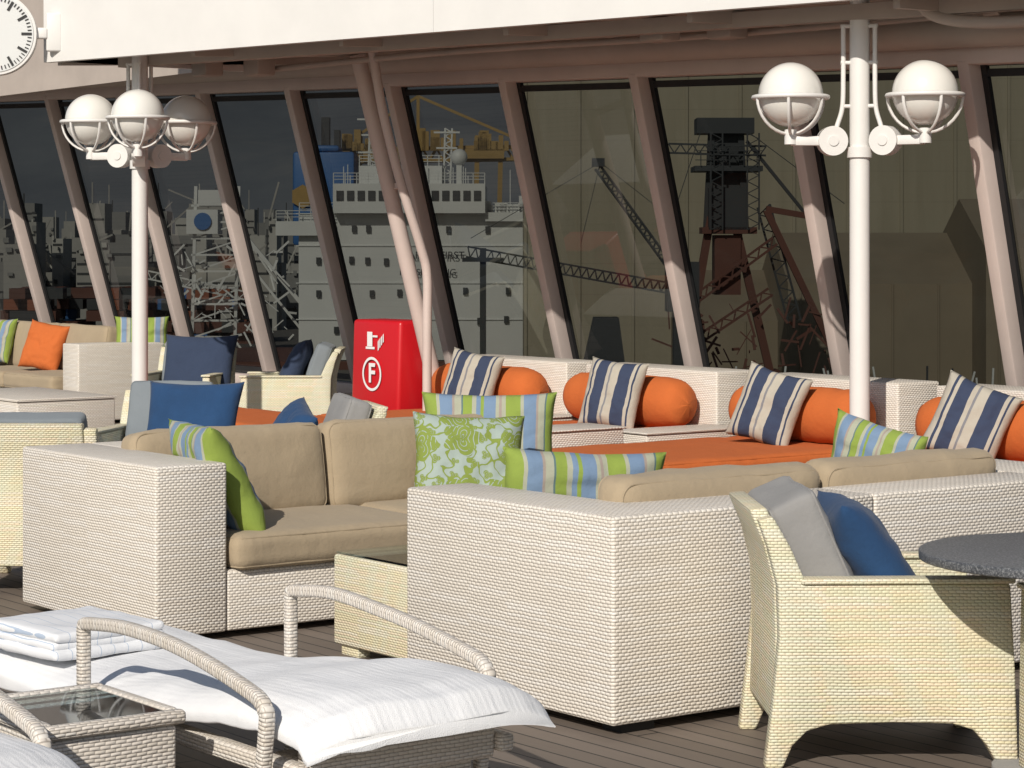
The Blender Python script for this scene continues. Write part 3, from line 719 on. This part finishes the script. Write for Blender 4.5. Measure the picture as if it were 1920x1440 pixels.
# portal crane
pc=grp('portal_crane'); bm=bmesh.new()
addbeam(bm,(15.0,181,3),(15.4,181,11),.5,.5); addbeam(bm,(18.0,181,3),(17.6,181,11),.5,.5); addbox(bm,15.1,18.,180,183,3,6.2); addbox(bm,15.5,17.6,181,183,6.2,10.4)
addbox(bm,14.2,18.6,180,183,10.4,11.6); lattice(bm,(12,180,9.6),(19.5,180,9.4),.7,.15,8); addbox(bm,14.0,19.2,179.5,184,7.5,7.9)
lattice(bm,(15.2,179.5,3),(15.2,179.5,10.4),.9,.12,8); lattice(bm,(18.,179.5,3),(18.,179.5,10.4),.9,.12,8)
for x in (14.4,15.4,16.6,17.7,18.7): addbox(bm,x,x+.07,179.3,179.4,7.9,9.0)
for z in (8.3,8.7,9.0): addbox(bm,14.,19.2,179.3,179.36,z,z+.06)
addbeam(bm,(18,180,9.8),(23.5,180,3),.25,.25); addbeam(bm,(18,180,10.6),(25.5,180,5),.06,.06); addbeam(bm,(14.5,180,10.6),(12,180,3),.06,.06)
lattice(bm,(20,182,5),(22.4,182,-4),1.0,.16,8)
finish('crane_tower',bm,DKM,pc,smooth=False)
bm=bmesh.new()
for x in (14.4,18.8): addbeam(bm,(16.2+(x-16.6)*.4,181,4),(x+(x-16.6)*.5,181,-8),.6,.6); addbeam(bm,(x,181,-8),(x,181,-18),.8,.8)
addbox(bm,14.6,18.8,180,183,2.7,3.2); addbox(bm,13,20.6,180,183,-8.6,-7.8); addbox(bm,15.6,17.6,180.5,183,-2,2.6)
addbeam(bm,(19.5,180,4.5),(25,180,-7),.5,.5); addbeam(bm,(19.5,180,4.6),(23,180,4.),.45,.45); addbeam(bm,(23,180,4.),(25.5,180,-4),.45,.45)
lattice(bm,(14,180,-2),(20,180,2.4),.6,.18,6); lattice(bm,(20,180,-2),(14,180,-6),.6,.18,6)
for i in range(60):
    x=random.uniform(12,25); z=random.uniform(-9,-3.5); q=random.random()
    addbeam(bm,(x,179.5,z),(x+random.uniform(-1.6,1.6),179.8,z+random.uniform(-.2,2.2)),random.uniform(.06,.22),random.uniform(.06,.22))
finish('crane_legs',bm,RST,pc,smooth=False)
sc_=grp('harbor_crane'); bm=bmesh.new()
lattice(bm,(6.4,170,7.6),(11.8,170,.2),.45,.14,16,dep=.8); lattice(bm,(-3.2,170,1.7),(11.8,170,-1.0),.75,.13,26,dep=.8)
addbeam(bm,(-2.1,170,1.6),(-2.1,170,-9),.45,.45); addbox(bm,-3.6,-.6,169.5,171,.6,.9); addbeam(bm,(6.4,170,7.8),(-3,170,2.3),.05,.05); addbeam(bm,(6.4,170,7.8),(5.,170,2),.05,.05)
addbeam(bm,(6.4,170,7.8),(12.5,170,3.),.05,.05); addbox(bm,5.8,6.7,169.6,170.6,7.5,8.1)
addbox(bm,11.2,13.5,169,172,-3,.6); addbeam(bm,(12.3,170.5,-3),(12.3,170.5,-20),1.2,1.2)
finish('jib',bm,DKM,sc_,smooth=False)
bk_=grp('grab_bucket'); bm=bmesh.new(); vs,_=addbox(bm,5.0,8.2,168,171,-7.5,-3.4)
for v in vs:
    if v.co.z>-5: v.co.x=5.9+(v.co.x-5)*.55
addbox(bm,4.,8.6,168,171,-9,-7.4)
finish('bucket',bm,DKM,bk_,smooth=False)
# quay
qy=grp('quay'); bm=bmesh.new(); addbox(bm,-900,900,150,2400,-21,-12.0); addbox(bm,-900,900,148,150,-21,-11.4)
finish('quay_apron',bm,paint('quay_concrete',(.13,.12,.11),.9,.3,scale=.05),qy,smooth=False)
bm=bmesh.new()
for i in range(260):
    x=random.uniform(-18,45); d=random.uniform(152,162); w=random.uniform(.2,1.6); addbox(bm,x,x+w,d,d+1.5,-12,-12+random.uniform(.3,2.8),mi=random.choice((0,0,0,1,1,2)))
    if random.random()<.5: addbeam(bm,(x,d,-12),(x+random.uniform(-1.5,1.5),d,-12+random.uniform(2,6)),.12,.12,mi=random.choice((0,2)))
finish('quay_clutter',bm,[DKM,RST,SHW],qy,smooth=False)
# distant port buildings
pb=grp('port_buildings'); bm=bmesh.new()
GB=[paint('bldg_a',(.36,.35,.33),.8,.25,scale=.3),paint('bldg_b',(.24,.24,.235),.8,.25,scale=.3),paint('bldg_c',(.48,.47,.44),.8,.25,scale=.3),DKM]
for i in range(520):
    d=random.uniform(380,720); x=random.uniform(-.235,-.085)*d; w=random.uniform(.8,6); top=1.6+(random.triangular(-.035,.022,-.01))*d
    addbox(bm,x,x+w,d,d+8,-20,top,mi=random.choice((0,0,1,1,2,1)))
    if random.random()<.4: addbox(bm,x+w*.4,x+w*.4+.22,d-.2,d,top,top+random.uniform(1,6),mi=random.choice((0,2,3)))
    if random.random()<.25: addbeam(bm,(x,d-.4,top),(x+random.uniform(-8,8),d-.4,top+random.uniform(1,7)),.3,.3,mi=random.choice((0,2)))
    z=-14
    while z<top-1:
        addbox(bm,x+.15,x+w-.15,d-.12,d-.02,z,z+.35,mi=3) if random.random()<.45 else None
        z+=1.6
    for _ in range(5):
        q=random.uniform(x,x+w); z=random.uniform(-12,top); addbox(bm,q,q+random.uniform(.15,1.),d-.6,d-.2,z,z+random.uniform(.15,.9),mi=random.choice((2,3,1)))
finish('blocks',bm,GB,pb,smooth=False)
pk=grp('container_stacks'); bm=bmesh.new()
for i in range(260):
    x=random.uniform(-74,-38); d=random.uniform(330,350); z=-12+1.6*random.randint(0,4)
    addbox(bm,x,x+random.uniform(1.,3.5),d,d+3,z,z+1.5,mi=random.choice((0,0,0,0,1,2,3,3)))
finish('stacks',bm,[RST,paint('container_orange',(.28,.085,.04),.6,.2,scale=.3),SHB,DKM],pk,smooth=False)
lt=grp('loading_tower'); bm=bmesh.new()
for x in (-41,-35.5): addbeam(bm,(x,300,-14),(x+.6,300,9.5),.4,.4)
for i in range(10): addbeam(bm,(-41,300,-12+2.1*i),(-35.,300,-10+2.1*i),.2,.2); addbox(bm,-41,-35,299.8,300.3,-12+2.1*i,-11.75+2.1*i)
addbox(bm,-41.5,-37.5,299,304,3.4,6.5); addbox(bm,-40,-36,299,303,7.,9.); addbeam(bm,(-34,300,3),(-24,300,-9),.5,.5); addbeam(bm,(-34,300,0),(-26,300,-10),.3,.3); lattice(bm,(-48,300,-1),(-34,300,-4),1.,.2,10)
addbeam(bm,(-38,300,9),(-30,300,-3),.25,.25)
for i in range(90):
    x=random.uniform(-44,-28); z=random.uniform(-12,1.5); addbeam(bm,(x,298.5,z),(x+random.uniform(-2,2),298.8,z+random.uniform(-.3,2)),random.uniform(.08,.3),random.uniform(.08,.3))
finish('frame',bm,SHW,lt,smooth=False)
bm=bmesh.new(); bmesh.ops.create_cone(bm,cap_ends=True,segments=24,radius1=1.1,radius2=1.1,depth=.2); bmesh.ops.rotate(bm,matrix=Matrix.Rotation(math.pi/2,3,'X'),verts=bm.verts); bmesh.ops.translate(bm,vec=(-39.4,298.8,5.),verts=bm.verts); finish('round_mark',bm,SHB,lt,smooth=False)

# ------------------------------------------------------------------ light, camera
sd=Vector((-.698,-.464,.545)).normalized(); el=math.asin(sd.z)
w=bpy.data.worlds.new('World'); SC.world=w; w.use_nodes=True; nt=w.node_tree; bg=nt.nodes['Background']
sky=nt.nodes.new('ShaderNodeTexSky'); sky.sky_type='NISHITA'; sky.sun_disc=False; sky.sun_elevation=el; sky.sun_rotation=math.atan2(sd.x,sd.y)%(2*math.pi)
nt.links.new(sky.outputs[0],bg.inputs[0]); bg.inputs[1].default_value=.068
l=bpy.data.lights.new('sun','SUN'); l.energy=4.3; l.angle=math.radians(.5); l.color=(1,.935,.84)
lo_=bpy.data.objects.new('sun',l); SC.collection.objects.link(lo_); lo_.rotation_euler=(-sd).to_track_quat('-Z','Y').to_euler(); lo_.location=(0,0,30)
cam=bpy.data.cameras.new('camera'); co=bpy.data.objects.new('camera',cam); SC.collection.objects.link(co); SC.camera=co
cam.sensor_fit='HORIZONTAL'; cam.sensor_width=36; cam.lens=82.5; cam.shift_y=-.1328; cam.clip_start=.1; cam.clip_end=20000
co.location=(0,0,1.6); co.rotation_euler=(math.radians(90),0,YAW)
SC.view_settings.view_transform='Standard'; SC.view_settings.look='None'; SC.view_settings.exposure=0
